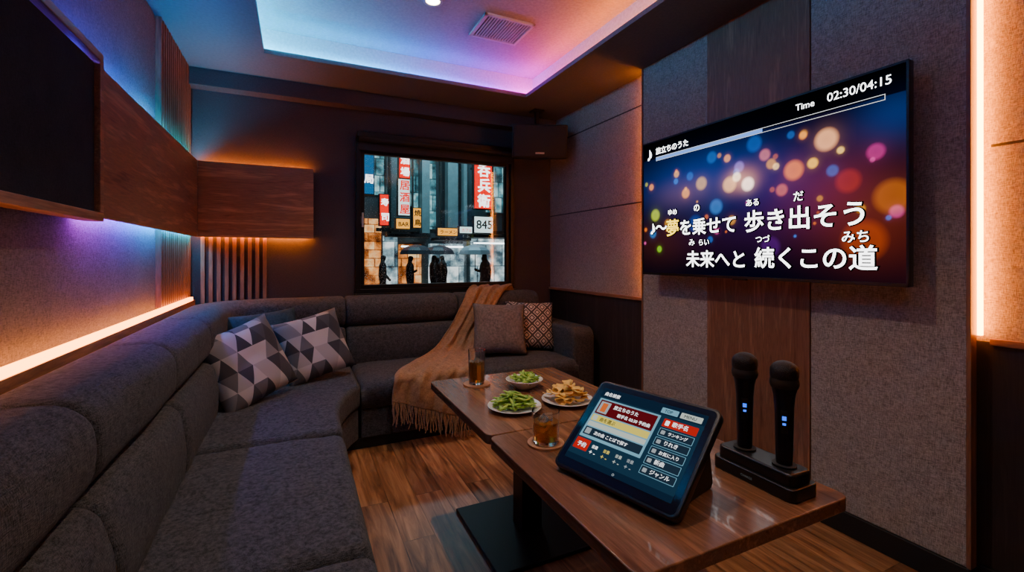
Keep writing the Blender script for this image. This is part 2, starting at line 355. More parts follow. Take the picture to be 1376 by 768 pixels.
boxes('ledge_led_strip',[((XL+.034,-1.0,.9455),(XL+.056,3.85,.968))],emis_grad('led_ledge','Y',0.5,3.85,[(0,(1,0.29,0.04)),(0.6,(1,0.29,0.04)),(1,(1,0.22,0.02))],14))

# ------------------------------------------------------------------ window
w=empty('window_1',(1.17,YB,1.6))
fx0,fx1,fz0,fz1=0.44,1.89,.945,2.26
def ring(x0,x1,z0,z1,t,y0,y1):
    return [((x0,y0,z0),(x1,y1,z0+t)),((x0,y0,z1-t),(x1,y1,z1)),((x0,y0,z0+t),(x0+t,y1,z1-t)),((x1-t,y0,z0+t),(x1,y1,z1-t))]
boxes('outer_frame',ring(fx0,fx1,fz0,fz1,.035,YB-.05,YB+.1),M_bmetal,parent=w,bevel=.003)
boxes('sash',ring(fx0+.035,fx1-.035,fz0+.035,2.19,.035,YB-.02,YB+.03),M_bmetal,parent=w,bevel=.003)
boxes('sash_lower',[((fx0+.035,YB-.015,2.12),(fx1-.035,YB+.03,2.20))],M_bmetal,parent=w)
boxes('handle',[((fx0+.045,YB-.05,1.5),(fx0+.06,YB-.02,1.62)),((fx0+.04,YB-.03,1.53),(fx0+.065,YB-.015,1.59))],M_white,parent=w,bevel=.002)
boxes('pane',[((fx0+.07,YB+.005,fz0+.07),(fx1-.07,YB+.009,2.12))],panemat('window_pane'),parent=w)
boxes('sill',[((fx0-.02,YB-.075,fz0-.02),(fx1+.02,YB-.03,fz0))],M_bmetal,parent=w,bevel=.003)
V=[];F=[]
for i in range(2600):
    r=random.choice([.001,.0013,.0016,.0022]); X=random.uniform(fx0+.075,fx1-.075); Z=random.uniform(fz0+.075,2.115)
    if random.random()<.4: Z=fz0+.075+abs(random.gauss(0,.14))
    if random.random()<.35: X=fx0+.075+abs(random.gauss(0,.15))
    k=len(V); V.append((X,YB+.005-r*.7,Z))
    for j in range(6):
        a=j*math.pi/3; V.append((X+r*math.cos(a),YB+.0048,Z+r*1.3*math.sin(a)))
    for j in range(6): F.append((k,k+1+j,k+1+(j+1)%6))
drop=plain('rain_drop',(0.65,0.7,0.75),0.1,bscale=20)
meshobj('rain_drops',V,F,drop,parent=w)
bl=empty('roller_blind',(1.17,3.93,2.25))
lathe('roll',[(0.001,0),(0.032,0),(0.032,1.42),(0.001,1.42)],M_blackm,parent=bl,mtx=Matrix.Translation((0.455,3.915,2.235))@Matrix.Rotation(math.pi/2,4,'Y'))
boxes('cassette',[((.44,3.88,2.235),(1.89,3.95,2.28))],M_bmetal,parent=bl,bevel=.006)
boxes('hem_bar',[((.46,3.945,2.15),(1.87,3.955,2.235)),((.46,3.94,2.14),(1.87,3.96,2.155))],M_blackm,parent=bl)

# ------------------------------------------------------------------ street outside
GZ=-0.35
M_asph=plain('wet_asphalt',(0.03,0.03,0.035),0.1,bscale=8,bump=0.2)
M_conc=plain('facade_concrete',(0.04,0.05,0.06),0.6,bscale=3)
M_conc2=plain('facade_panel',(0.08,0.12,0.135),0.4,bscale=3)
boxes('street',[((-12,4.3,GZ-.1),(25,24,GZ))],M_asph)
bld=empty('city_building',(5,18,3))
boxes('facade',[((-6,17,GZ),(2.9,19,9)),((2.9,16.6,GZ),(4.4,19,9),1),((4.5,17,GZ),(5.9,19,9)),((5.9,16.6,GZ),(12,19,9),1)],[M_conc,M_conc2],parent=bld)
boxes('mullions',[((x,16.4,2.1),(x+.06,16.6,9)) for x in [2.95,3.75,4.3,4.8,5.4,5.75,6.9,7.4]]+[((2.5,16.35,z),(8,16.55,z+.12)) for z in (2.15,)],M_blackm,parent=bld)
M_pier=plain('facade_pier',(0.20,0.29,0.31),0.4,bscale=4)
boxes('piers',[((4.02,16.0,2.1),(4.3,16.4,9)),((4.98,16.0,2.1),(5.36,16.4,9)),((5.62,16.1,2.1),(5.75,16.4,9))],M_pier,parent=bld)
em=emis
TEAL=[(.004,.012,.018),(.02,.07,.09),(.07,.24,.29),(.35,.65,.68)]
WARM=[(.04,.008,.002),(.30,.08,.015),(.9,.32,.07),(1,.68,.32)]
COOL=[(.008,.012,.018),(.05,.10,.13),(.25,.38,.42),(.8,.9,.9)]
boxes('lit_windows',[((4.42,16.9,2.3),(4.78,16.99,6.5)),((3.55,16.5,3.1),(3.75,16.59,5.6)),((3.8,16.5,2.3),(4.0,16.59,6.5)),((2.2,16.9,3.5),(2.85,16.99,6)),((5.38,16.9,2.6),(5.6,16.99,6.5)),((6.7,16.5,3.0),(7.6,16.59,6.0))],emis_tex('win_teal',TEAL,1.3,.3,.6),parent=bld)
boxes('shopfront_warm',[((1.8,16.6,.0),(2.7,16.95,2.6)),((3.3,16.45,.0),(4.1,16.58,1.7))],emis_tex('shop_warm',WARM,1.3,.45,.3),parent=bld)
boxes('shopfront_cool',[((4.5,16.6,.0),(5.8,16.95,1.75)),((6.05,16.45,.0),(7.6,16.58,1.95)),((2.75,16.5,.0),(3.25,16.58,2.0))],emis_tex('shop_cool',COOL,1.5,.7,.9),parent=bld)
boxes('shop_tubes',[((4.6,16.4,1.6),(5.7,16.45,1.66)),((6.1,16.3,1.75),(7.4,16.35,1.81)),((3.35,16.3,1.6),(4.0,16.35,1.65))],em('shop_tube',(.8,.95,1),5),parent=bld)
boxes('awnings',[((2.8,15.92,1.95),(4.3,16.5,2.05)),((4.5,15.92,1.85),(5.85,16.6,1.95)),((5.95,15.92,1.98),(7.8,16.5,2.08))],M_blackm,parent=bld)
def T(body,parent,mat,origin,ex,ey,width=None,height=None,size=0.1,bold=0,name='lettering'):
    cu=bpy.data.curves.new(name,'FONT'); cu.body=body; cu.size=size
    cu.materials.append(mat)
    o=bpy.data.objects.new(name,cu); COL.objects.link(o)
    bpy.context.view_layer.update()
    d=o.dimensions
    s=1.0
    if width and d.x>1e-4: s=width/d.x
    elif height and d.y>1e-4: s=height/d.y
    ex=Vector(ex).normalized();ey=Vector(ey).normalized();ez=ex.cross(ey)
    R=Matrix((ex,ey,ez)).transposed().to_4x4()
    mw=Matrix.Translation(Vector(origin))@R@Matrix.Scale(s,4)
    if parent is not None:
        o.parent=parent; o.matrix_parent_inverse=parent.matrix_world.inverted()
    o.matrix_world=mw; o['s']=s
    if bold: cu.bevel_depth=bold; cu.bevel_resolution=0
    return o
M_red=em('sign_red',(1,0.008,0.003),1.5);M_wsign=em('sign_white',(0.7,0.95,0.95),1.5);M_txw=em('txt_white',(1,1,1),3);M_txb=plain('txt_black',(0.01,0.01,0.01),.5)
M_yel=em('sign_yellow',(1,0.42,0.04),1.6)
EX=(1,0,0);EZ=(0,0,1)
def sign(x0,x1,z0,z1,mat,chars,tm,y=15.3,vertical=True):
    e=empty('street_sign',((x0+x1)/2,y,(z0+z1)/2))
    boxes('light_box',[((x0,y,z0),(x1,y+.2,z1)),((x0-.03,y+.02,z0-.03),(x1+.03,y+.22,z1+.03),1)],[mat,M_blackm],parent=e)
    boxes('bracket',[((x0+.05,y+.2,z0+.1),(x0+.1,15.9,z0+.16)),((x0+.05,y+.2,z1-.16),(x0+.1,15.9,z1-.1))],M_blackm,parent=e)
    if vertical:
        n=len(chars); h=(z1-z0)/n
        for i,c in enumerate(chars):
            s=min(h,(x1-x0))*.85
            T(c,e,tm,((x0+x1)/2-s/2,y-.03,z1-h*(i+.5)-s*.4),EX,EZ,width=s,bold=.0025)
    else:
        T(chars,e,tm,(x0+.05,y-.03,z0+(z1-z0)*.25),EX,EZ,width=(x1-x0)-.1,bold=.002)
sign(3.05,3.42,2.65,3.85,M_wsign,'居酒屋',M_red)
sign(3.08,3.42,3.9,4.7,M_red,'酒場',M_txw)
sign(5.75,6.42,3.0,4.65,M_red,'呑兵衛',M_txw)
sign(5.75,6.45,2.13,2.7,M_wsign,'845',M_txb,vertical=False)
sign(2.98,3.42,2.2,2.52,M_yel,'BAR',M_txb,vertical=False)
sign(4.4,5.1,2.0,2.25,M_yel,'ラーメン',M_txb,vertical=False)
sign(5.2,5.65,2.1,2.32,M_wsign,'カフェ',M_red,vertical=False)
sign(1.92,2.25,3.3,5.2,em('sign_blue',(0.02,0.25,0.6),0.6),'薬局',M_txw)
sign(2.45,2.72,2.3,3.3,M_red,'寿司',M_txw)
sign(3.55,3.8,2.25,2.9,M_yel,'焼鳥',M_txb)
sl_=bpy.data.lights.new('street_fill','AREA'); sl_.energy=340; sl_.size=3; sl_.color=(0.45,0.85,1)  # unseen bare area light over the street, there to brighten the facades
so=bpy.data.objects.new('street_fill',sl_); link(so); so.matrix_world=Matrix.Translation((4,13,7))@Matrix.Rotation(math.radians(25),4,'X')
M_cloth=plain('dark_raincoat',(0.006,0.007,0.009),0.8)
M_umb=plain('umbrella_nylon',(0.04,0.045,0.06),0.4)
M_umb2=plain('umbrella_light',(0.45,0.5,0.55),0.4)
def pedestrian(x,y,face=1,umb=None,h=1.68,stride=.22):
    s=h/1.7; g=GZ
    P=[(0,0,.95),(0,0,1.15),(0,0,1.38),(0,0,1.47),(0.02*face,0,1.56),(0.03*face,0,1.66),
       (0,.10,.90),(stride*.5*face,.10,.5),(stride*face,.10,.09),(stride*face+.14*face,.10,.035),
       (0,-.10,.90),(-stride*.3*face,-.10,.5),(-stride*face,-.10,.11),(-stride*face+.12*face,-.10,.035),
       (0,.19,1.38),(.05*face,.24,1.12),(.22*face,.2,1.18 if umb else .92),(.27*face,.19,1.22 if umb else .85),
       (0,-.19,1.38),(-.05*face,-.25,1.12),(-.02*face,-.25,.88),(.0,-.25,.8)]
    E=[(0,1),(1,2),(2,3),(3,4),(4,5),(0,6),(6,7),(7,8),(8,9),(0,10),(10,11),(11,12),(12,13),(2,14),(14,15),(15,16),(16,17),(2,18),(18,19),(19,20),(20,21)]
    Rr=[.15,.14,.15,.06,.095,.085,.11,.075,.05,.045,.11,.075,.05,.045,.07,.055,.04,.04,.07,.055,.04,.04]
    me=bpy.data.meshes.new('pedestrian'); me.from_pydata([(x+p[0]*s,y+p[1]*s,g+p[2]*s) for p in P],E,[]); me.materials.append(M_cloth)
    o=bpy.data.objects.new('pedestrian',me); link(o)
    md=o.modifiers.new('skin','SKIN'); 
    for i,r in enumerate(Rr): me.skin_vertices[0].data[i].radius=(r*s,r*s)
    me.skin_vertices[0].data[0].use_root=True; md.use_smooth_shade=True
    o.modifiers.new('sub','SUBSURF').levels=1; o.modifiers['sub'].render_levels=1
    if umb:
        ux,uy=x+.25*face*s,y+.19*s
        u=empty('umbrella',(ux,uy,g+1.9*s))
        lathe('canopy',[(0.52,1.68),(0.47,1.80),(0.36,1.89),(0.2,1.95),(0.01,1.98),(0.01,1.975),(0.2,1.94),(0.36,1.88),(0.46,1.79)],umb,(ux,uy,g),seg=8,parent=u,smooth=False)
        lathe('shaft',[(0.008,1.15),(0.008,2.02)],M_bmetal,(ux,uy,g),seg=8,parent=u)
pedestrian(3.05,13.6,1,M_umb)
pedestrian(4.45,14.9,-1,None,1.7)
pedestrian(4.15,14.6,1,None,1.62,.15)
pedestrian(5.15,12.8,-1,M_umb2,1.74)
pedestrian(5.75,14.4,-1,M_umb,1.66)
pedestrian(2.35,14.2,1,None,1.7)
pedestrian(3.85,13.9,1,M_umb,1.7,.3)

# ------------------------------------------------------------------ sofa
sf=empty('sectional_sofa',(0.3,2.6,.4))
RX=-0.66; RY=3.97
lowp=rrect(0.03,0.275,0.39,0.705,0.045,0.022,0.05)
upp=rrect(0.03,0.25,0.70,0.935,0.075,0.016,0.02)
ys=[-0.92,-0.17,0.58,1.33,2.08,2.83]
k=0
for a,b in zip(ys[:-1],ys[1:]):
    fr=line_frames((RX,a),(RX,b),(1,0)); sweep('back_lower_%d'%k,lowp,fr,M_sofa,sf); sweep('back_upper_%d'%k,upp,fr,M_sofa,sf); k+=1
r=.45
fr=line_frames((RX,2.83),(RX,RY-r),(1,0),(True,False),10)
for i in range(1,16):
    a=math.pi-math.pi/2*i/16
    fr.append(((RX+r+r*math.cos(a),RY-r+r*math.sin(a)),(-math.cos(a),-math.sin(a)),1))
fr+=line_frames((RX+r,RY),(0.34,RY),(0,-1),(False,True),10)
sweep('back_lower_corner',lowp,fr,M_sofa,sf); sweep('back_upper_corner',upp,fr,M_sofa,sf)
for a,b in [(.34,1.25),(1.25,2.04)]:
    fr=line_frames((a,RY),(b,RY),(0,-1)); sweep('back_lower_%d'%k,lowp,fr,M_sofa,sf); sweep('back_upper_%d'%k,upp,fr,M_sofa,sf); k+=1
for i,(a,b) in enumerate([(-.92,.36),(.36,1.33),(1.33,2.3)]):
    puffpad('seat_%d'%i,-.42,.2,a+.002,b-.002,.27,.425,M_sofa,parent=sf)
    boxes('skirt_%d'%i,[((-.42,a+.002,.07),(.185,b-.002,.27))],M_sofa,parent=sf,bevel=.012)
for i,(a,b) in enumerate([(.37,1.25),(1.25,2.04)]):
    puffpad('seat_b%d'%i,a+.002,b-.002,3.06,3.73,.27,.425,M_sofa,parent=sf)
    boxes('skirt_b%d'%i,[((a+.002,3.075,.07),(b-.002,3.7,.27))],M_sofa,parent=sf,bevel=.012)
cp=[(-.42,2.302),(.2,2.302),(.2,2.55),(.215,2.7),(.26,2.86),(.32,2.99),(.368,3.06),(.368,3.73),(-.1,3.73),(-.42,3.45)]
polyslab('seat_corner',cp,.27,.432,M_sofa,parent=sf,bevel=.035,bseg=5)
cp2=[(x-(.012 if x>0 else 0),y+.01) for x,y in cp]
polyslab('skirt_corner',cp2,.07,.268,M_sofa,parent=sf,bevel=.012)
boxes('plinth',[((-.60,-.9,0),(.13,3.1,.07)),((-.60,3.1,0),(2.2,3.9,.07)),((-.6,-.9,.07),(-.42,3.5,.4)),((-.1,3.73,.07),(2.05,3.9,.4))],M_blackm,parent=sf)
ap=rrect(0.0,0.80,0.07,0.665,0.09,0.0,0.0,8)
V=[];F=[];n=len(ap)
xs=[(2.042,.9),(2.046,.95),(2.056,.985),(2.075,1),(2.225,1),(2.245,.985),(2.255,.95),(2.26,.9)]
for x,s in xs:
    for d,z in ap: V.append((x,3.94-(.4+(d-.4)*s),.37+(z-.37)*s))
for j in range(len(xs)-1):
    for i in range(n): F.append((j*n+i,j*n+(i+1)%n,(j+1)*n+(i+1)%n,(j+1)*n+i))
F.append(tuple(range(n)));F.append(tuple((len(xs)-1)*n+i for i in range(n)))
meshobj('armrest',V,F,M_sofa,smooth=True,parent=sf)

# ------------------------------------------------------------------ pillows
def pillow(mat,c,facing,up_tilt,roll,w=.44,h=.44,t=.075,name='throw_pillow'):
    n=26;V=[];F=[]
    for side in (1,-1):
        for j in range(n+1):
            for i in range(n+1):
                u=-1+2*i/n;v=-1+2*j/n
                z=t*(max(0,(1-u**4))*max(0,(1-v**4)))**.6
                pinch=1-.07*(1-abs(v)**2)*abs(u)**3; pinch2=1-.07*(1-abs(u)**2)*abs(v)**3
                z+=.012*noise.noise(Vector((u*2.5,v*2.5,c[0]*9)))*(1-u*u)*(1-v*v)
                V.append((u*w/2*pinch,v*h/2*pinch2,side*z))
    m=(n+1)**2
    for s in (0,1):
        for j in range(n):
            for i in range(n):
                k=s*m+j*(n+1)+i; f=(k,k+1,k+n+2,k+n+1); F.append(f if s==0 else f[::-1])
    me=bpy.data.meshes.new(name); me.from_pydata(V,[],F); me.materials.append(mat)
    bm=bmesh.new(); bm.from_mesh(me); bmesh.ops.remove_doubles(bm,verts=bm.verts,dist=1e-4); bm.to_mesh(me); bm.free()
    for p in me.polygons: p.use_smooth=True
    o=bpy.data.objects.new(name,me); link(o)
    fa=math.radians(facing); f=Vector((math.cos(fa),math.sin(fa),0))
    tl=math.radians(up_tilt); nz=(f*math.cos(tl)+Vector((0,0,1))*math.sin(tl)).normalized()
    up=Vector((0,0,1)); ey=(up-nz*up.dot(nz)).normalized(); ex=ey.cross(nz)
    R=Matrix((ex,ey,nz)).transposed().to_4x4()
    o.matrix_world=Matrix.Translation(c)@R@Matrix.Rotation(math.radians(roll),4,'Z')
    return o
def tri_mat():
    m,nt,out=newmat('pillow_triangles')
    p=N(nt,'ShaderNodeBsdfPrincipled',Roughness=.9); nt.links.new(p.outputs[0],out.inputs[0])
    tc=N(nt,'ShaderNodeTexCoord'); mp=N(nt,'ShaderNodeMapping'); mp.inputs['Scale'].default_value=(11,10,0); mp.inputs['Location'].default_value=(.3,.2,0)
    nt.links.new(tc.outputs['Object'],mp.inputs[0])
    sp=N(nt,'ShaderNodeSeparateXYZ'); nt.links.new(mp.outputs[0],sp.inputs[0])
    sh=N(nt,'ShaderNodeMath',operation='MULTIPLY_ADD'); sh.inputs[1].default_value=.5; nt.links.new(sp.outputs[1],sh.inputs[0]); nt.links.new(sp.outputs[0],sh.inputs[2])
    fx=N(nt,'ShaderNodeMath',operation='FRACT');nt.links.new(sh.outputs[0],fx.inputs[0])
    fy=N(nt,'ShaderNodeMath',operation='FRACT');nt.links.new(sp.outputs[1],fy.inputs[0])
    gx=N(nt,'ShaderNodeMath',operation='FLOOR');nt.links.new(sh.outputs[0],gx.inputs[0])
    gy=N(nt,'ShaderNodeMath',operation='FLOOR');nt.links.new(sp.outputs[1],gy.inputs[0])
    ad=N(nt,'ShaderNodeMath',operation='GREATER_THAN');nt.links.new(fx.outputs[0],ad.inputs[0]);nt.links.new(fy.outputs[0],ad.inputs[1])
    cb=N(nt,'ShaderNodeCombineXYZ');nt.links.new(gx.outputs[0],cb.inputs[0]);nt.links.new(gy.outputs[0],cb.inputs[1]);nt.links.new(ad.outputs[0],cb.inputs[2])
    wn=N(nt,'ShaderNodeTexWhiteNoise');nt.links.new(cb.outputs[0],wn.inputs['Vector'])
    r=ramp(nt,wn.outputs['Value'],[(0,(.04,.04,.05)),(.2,(.38,.35,.335)),(.4,(.12,.115,.125)),(.58,(.50,.46,.44)),(.72,(.21,.20,.205)),(.88,(.06,.06,.07))],'CONSTANT')
    nt.links.new(r.outputs[0],p.inputs['Base Color']); return m
def dia_mat():
    m,nt,out=newmat('pillow_lattice')
    p=N(nt,'ShaderNodeBsdfPrincipled',Roughness=.9); nt.links.new(p.outputs[0],out.inputs[0])
    tc=N(nt,'ShaderNodeTexCoord'); mp=N(nt,'ShaderNodeMapping'); mp.inputs['Scale'].default_value=(14,14,0);mp.inputs['Rotation'].default_value=(0,0,math.pi/4)
    nt.links.new(tc.outputs['Object'],mp.inputs[0]); sp=N(nt,'ShaderNodeSeparateXYZ'); nt.links.new(mp.outputs[0],sp.inputs[0])
    ds=[]
    for i in (0,1):
        f=N(nt,'ShaderNodeMath',operation='FRACT');nt.links.new(sp.outputs[i],f.inputs[0])
        s=N(nt,'ShaderNodeMath',operation='SUBTRACT');nt.links.new(f.outputs[0],s.inputs[0]);s.inputs[1].default_value=.5
        a=N(nt,'ShaderNodeMath',operation='ABSOLUTE');nt.links.new(s.outputs[0],a.inputs[0]);ds.append(a)
    mx=N(nt,'ShaderNodeMath',operation='MAXIMUM');nt.links.new(ds[0].outputs[0],mx.inputs[0]);nt.links.new(ds[1].outputs[0],mx.inputs[1])
    r=ramp(nt,mx.outputs[0],[(0,(.62,.54,.5)),(.16,(.07,.06,.06)),(.28,(.62,.54,.5)),(.38,(.08,.065,.065))],'CONSTANT')
    nt.links.new(r.outputs[0],p.inputs['Base Color']); return m
MT=tri_mat()
pillow(fabric('pillow_teal',(.015,.035,.05),(.05,.09,.12),weave=300),(-.20,3.48,.67),-70,22,4,w=.48,h=.44)
pillow(MT,(-.255,2.98,.645),-52,22,14,w=.47,h=.46)
pillow(MT,(.10,3.34,.65),-75,24,12,w=.45,h=.44)
pillow(dia_mat(),(1.87,3.58,.645),-103,20,-3,w=.44,h=.43)
pillow(fabric('pillow_grey',(.10,.085,.08),(.27,.225,.21),weave=200,bump=1.0,mott=60),(1.52,3.46,.655),-105,24,-2,w=.45,h=.44)

# ------------------------------------------------------------------ throw blanket
Lc=[(1.50,3.93,.90),(1.48,3.88,.955),(1.36,3.78,.955),(1.27,3.70,.84),(1.12,3.65,.62),(.96,3.56,.475),(.74,3.25,.47),(.59,3.04,.465),(.56,3.0,.42),(.55,2.99,.32)]
Rc=[(1.88,3.93,.90),(1.84,3.88,.96),(1.74,3.78,.965),(1.61,3.70,.86),(1.44,3.64,.64),(1.34,3.52,.48),(1.2,3.25,.475),(1.13,3.04,.465),(1.08,2.99,.40),(1.05,2.97,.14)]
def cat(P,t):
    n=len(P)-1; f=t*n; i=min(int(f),n-1); f-=i
    p=[Vector(P[max(0,min(n,i+k))]) for k in (-1,0,1,2)]
    return .5*((2*p[1])+(-p[0]+p[2])*f+(2*p[0]-5*p[1]+4*p[2]-p[3])*f*f+(-p[0]+3*p[1]-3*p[2]+p[3])*f**3)
nu,nv=80,110;V=[];F=[]
for j in range(nv+1):
    t=j/nv; a=cat(Lc,t);b=cat(Rc,t)
    a2=cat(Lc,min(1,t+.01));a1=cat(Lc,max(0,t-.01)); tg=(a2-a1).normalized(); nr=(b-a).normalized().cross(tg); 
    if nr.dot(Vector((0,-1,1)))<0: nr=-nr
    for i in range(nu+1):
        s=i/nu
        amp=.027*(1-.35*t)
        f=math.sin(s*20+2.5*math.sin(t*5)+t*3)*.6+math.sin(s*37+t*9+2*math.sin(t*7))*.3+noise.noise(Vector((s*5,t*9,2)))*1.1
        p=a.lerp(b,s)+nr*(amp*(f+1.1)+.006)
        V.append(p)
for j in range(nv):
    for i in range(nu):
        k=j*(nu+1)+i; F.append((k,k+1,k+nu+2,k+nu+1))
M_bl=fabric('blanket_wool',(.20,.105,.05),(.54,.31,.165),weave=240,bump=.9,sheen=.2,mott=25)
bk=empty('throw_blanket',(1.1,3.4,.6))
o=meshobj('cloth',V,F,M_bl,smooth=True,parent=bk); sm=o.modifiers.new('s','SOLIDIFY'); sm.thickness=.006
FV=[];FF=[]
for i in range(60):
    s=i/59; base=V[nv*(nu+1)+int(s*nu)]
    L=random.uniform(.11,.15); dx=random.uniform(-.02,.02);dy=random.uniform(-.02,.008)
    if base.z-L<.01: L=base.z-.01
    pr=None
    for q in range(5):
        t=q/4; c=base+Vector((dx*t*t+.004*math.sin(q*2+i),dy*t-.004,-L*t)); rr=.0042*(1-.3*t)
        k=len(FV)
        for a in range(4): FV.append(c+Vector((rr*math.cos(a*math.pi/2),rr*math.sin(a*math.pi/2),0)))
        if pr is not None:
            for a in range(4): FF.append((pr+a,pr+(a+1)%4,k+(a+1)%4,k+a))
        pr=k
meshobj('fringe',FV,FF,M_bl,parent=bk)

# ------------------------------------------------------------------ tables
TZ=.62
def table(y0,y1):
    x0,x1=.606,1.32; cx=(x0+x1)/2;cy=(y0+y1)/2
    e=empty('coffee_table',(cx,cy,.3))
    rc=.03;P=[]
    for (a,b,s) in ((x1-rc,y0+rc,-90),(x1-rc,y1-rc,0),(x0+rc,y1-rc,90),(x0+rc,y0+rc,180)):
        for i in range(6):
            an=math.radians(s+90*i/5); P.append((a+rc*math.cos(an),b+rc*math.sin(an)))
    polyslab('top',P,TZ-.036,TZ,M_table,parent=e,bevel=.004,bseg=2)
    boxes('column',[((cx-.05,cy-.05,.015),(cx+.05,cy+.05,TZ-.045))],M_bmetal,parent=e,bevel=.004)
    boxes('mount_plate',[((cx-.2,cy-.2,TZ-.046),(cx+.2,cy+.2,TZ-.036))],M_bmetal,parent=e)
    boxes('base_plate',[((cx-.26,cy-.26,0),(cx+.26,cy+.26,.018))],M_bmetal,parent=e,bevel=.004)
table(1.483,2.26); table(.70,1.477)

# ------------------------------------------------------------------ drinks & food
M_cork=plain('coaster_wood',(.46,.22,.10),.6,bscale=60)
def drink(x,y,r,h,fill,ice,name,cr):
    lathe('drink_coaster',[(0.001,0),(cr,0),(cr,.007),(.001,.007)],M_cork,(x,y,TZ+.0005),seg=40)
    e=empty(name,(x,y,TZ+h/2)); z=TZ+.008
    t=.003
    lathe('glass',[(0.001,0),(r*.9,0),(r*.93,.004),(r,h),(r-t,h),(r*.93-t,.012),(.001,.012)],M_glass,(x,y,z),parent=e,seg=40)
    lathe('liquid',[(0.001,.0125),(r*.93-t-.0004,.0125),(r*.93-t+(r*.07)*fill-.0004,h*fill),(.001,h*fill)],M_amber,(x,y,z),parent=e,seg=40)
    for i in range(ice):
        s=.013; mt=Matrix.Translation((x+random.uniform(-.015,.015),y+random.uniform(-.015,.015),z+h*fill-.002+i*.006))@Matrix.Rotation(random.random()*3,4,'Z')@Matrix.Rotation(.5,4,'X')
        boxes('ice_%d'%i,[((-s,-s,-s),(s,s,s))],M_ice,parent=e,bevel=.004,mtx=mt)
drink(.80,2.10,.042,.165,.66,2,'highball_glass',.066)
drink(.757,1.335,.047,.105,.68,3,'whiskey_glass',.062)
M_eda=plain('edamame_green',(.20,.38,.03),.45,bscale=90,bump=.2)
M_eda2=plain('edamame_green_light',(.34,.52,.06),.45,bscale=90,bump=.2)
def pods(cx,cy,z,R,n,H):
    V=[];F=[];MI=[]
    for k in range(n):
        rr=R*math.sqrt(random.random())*.85;a=random.random()*6.28
        px_,py_=cx+rr*math.cos(a),cy+rr*math.sin(a); pz=z+.008+H*(1-(rr/R)**2)*random.uniform(.2,1)
        mt=Matrix.Translation((px_,py_,pz))@Matrix.Rotation(random.random()*6.28,4,'Z')@Matrix.Rotation(random.uniform(-.35,.35),4,'Y')
        L=random.uniform(.022,.03);b0=len(V);ns,nr=13,8;mi=random.randint(0,1)
        for i in range(ns):
            t=-1+2*i/(ns-1); rad=.0065*max(0.05,(1-abs(t)**3))*(1+.22*math.cos(t*math.pi*2.6))
            for j in range(nr):
                an=j*2*math.pi/nr; V.append(mt@Vector((t*L,.006*t*t+rad*1.15*math.cos(an),rad*.8*math.sin(an))))
        for i in range(ns-1):
            for j in range(nr):
                F.append((b0+i*nr+j,b0+i*nr+(j+1)%nr,b0+(i+1)*nr+(j+1)%nr,b0+(i+1)*nr+j));MI.append(mi)
    return V,F,MI
e=empty('bowl_of_edamame',(.99,1.955,TZ+.03))
lathe('bowl',[(.001,0),(.04,0),(.045,.006),(.07,.022),(.09,.044),(.087,.045),(.066,.026),(.03,.012),(.001,.012)],M_cer,(.99,1.955,TZ),parent=e,seg=48)
V,F,MI=pods(.99,1.955,TZ+.028,.075,75,.042); meshobj('edamame_pods',V,F,[M_eda,M_eda2],MI,smooth=True,parent=e)
e=empty('plate_of_edamame',(.81,1.70,TZ+.02))
PL=[(.001,0),(.06,0),(.065,.003),(.095,.01),(.112,.018),(.110,.020),(.09,.013),(.06,.007),(.001,.007)]
lathe('plate',PL,M_cer,(.815,1.70,TZ),parent=e,seg=48)
V,F,MI=pods(.815,1.70,TZ+.008,.092,110,.05); meshobj('edamame_pods',V,F,[M_eda,M_eda2],MI,smooth=True,parent=e)
e=empty('plate_of_potato_chips',(1.06,1.68,TZ+.02))
lathe('plate',PL,M_cer,(1.06,1.68,TZ),parent=e,seg=48)
V=[];F=[]
for k in range(60):
    rr=.085*math.sqrt(random.random());a=random.random()*6.28
    R_=random.uniform(.018,.027); pz=TZ+.022+.06*(1-(rr/.09)**2)*random.uniform(.1,1)
    mt=Matrix.Translation((1.06+rr*math.cos(a),1.68+rr*math.sin(a),pz))@Matrix.Rotation(random.random()*6.28,4,'Z')@Matrix.Rotation(random.uniform(-.7,.7),4,'X')
    b0=len(V);V.append(mt@Vector((0,0,0)));cv_=random.uniform(8,20)
    for ri in (1,2):
        for j in range(12):
            an=j*math.pi/6;q=R_*ri/2*(1+.12*math.sin(3*an+k)); x_=q*math.cos(an);y_=q*.8*math.sin(an); V.append(mt@Vector((x_,y_,cv_*(x_*x_-y_*y_*.5))))
    for j in range(12):
        F.append((b0,b0+1+j,b0+1+(j+1)%12)); F.append((b0+1+j,b0+13+j,b0+13+(j+1)%12,b0+1+(j+1)%12))
o=meshobj('chips',V,F,plain('potato_chip',(.92,.56,.13),.5,bscale=70,bump=.3),smooth=True,parent=e); sm=o.modifiers.new('s','SOLIDIFY'); sm.thickness=.0018

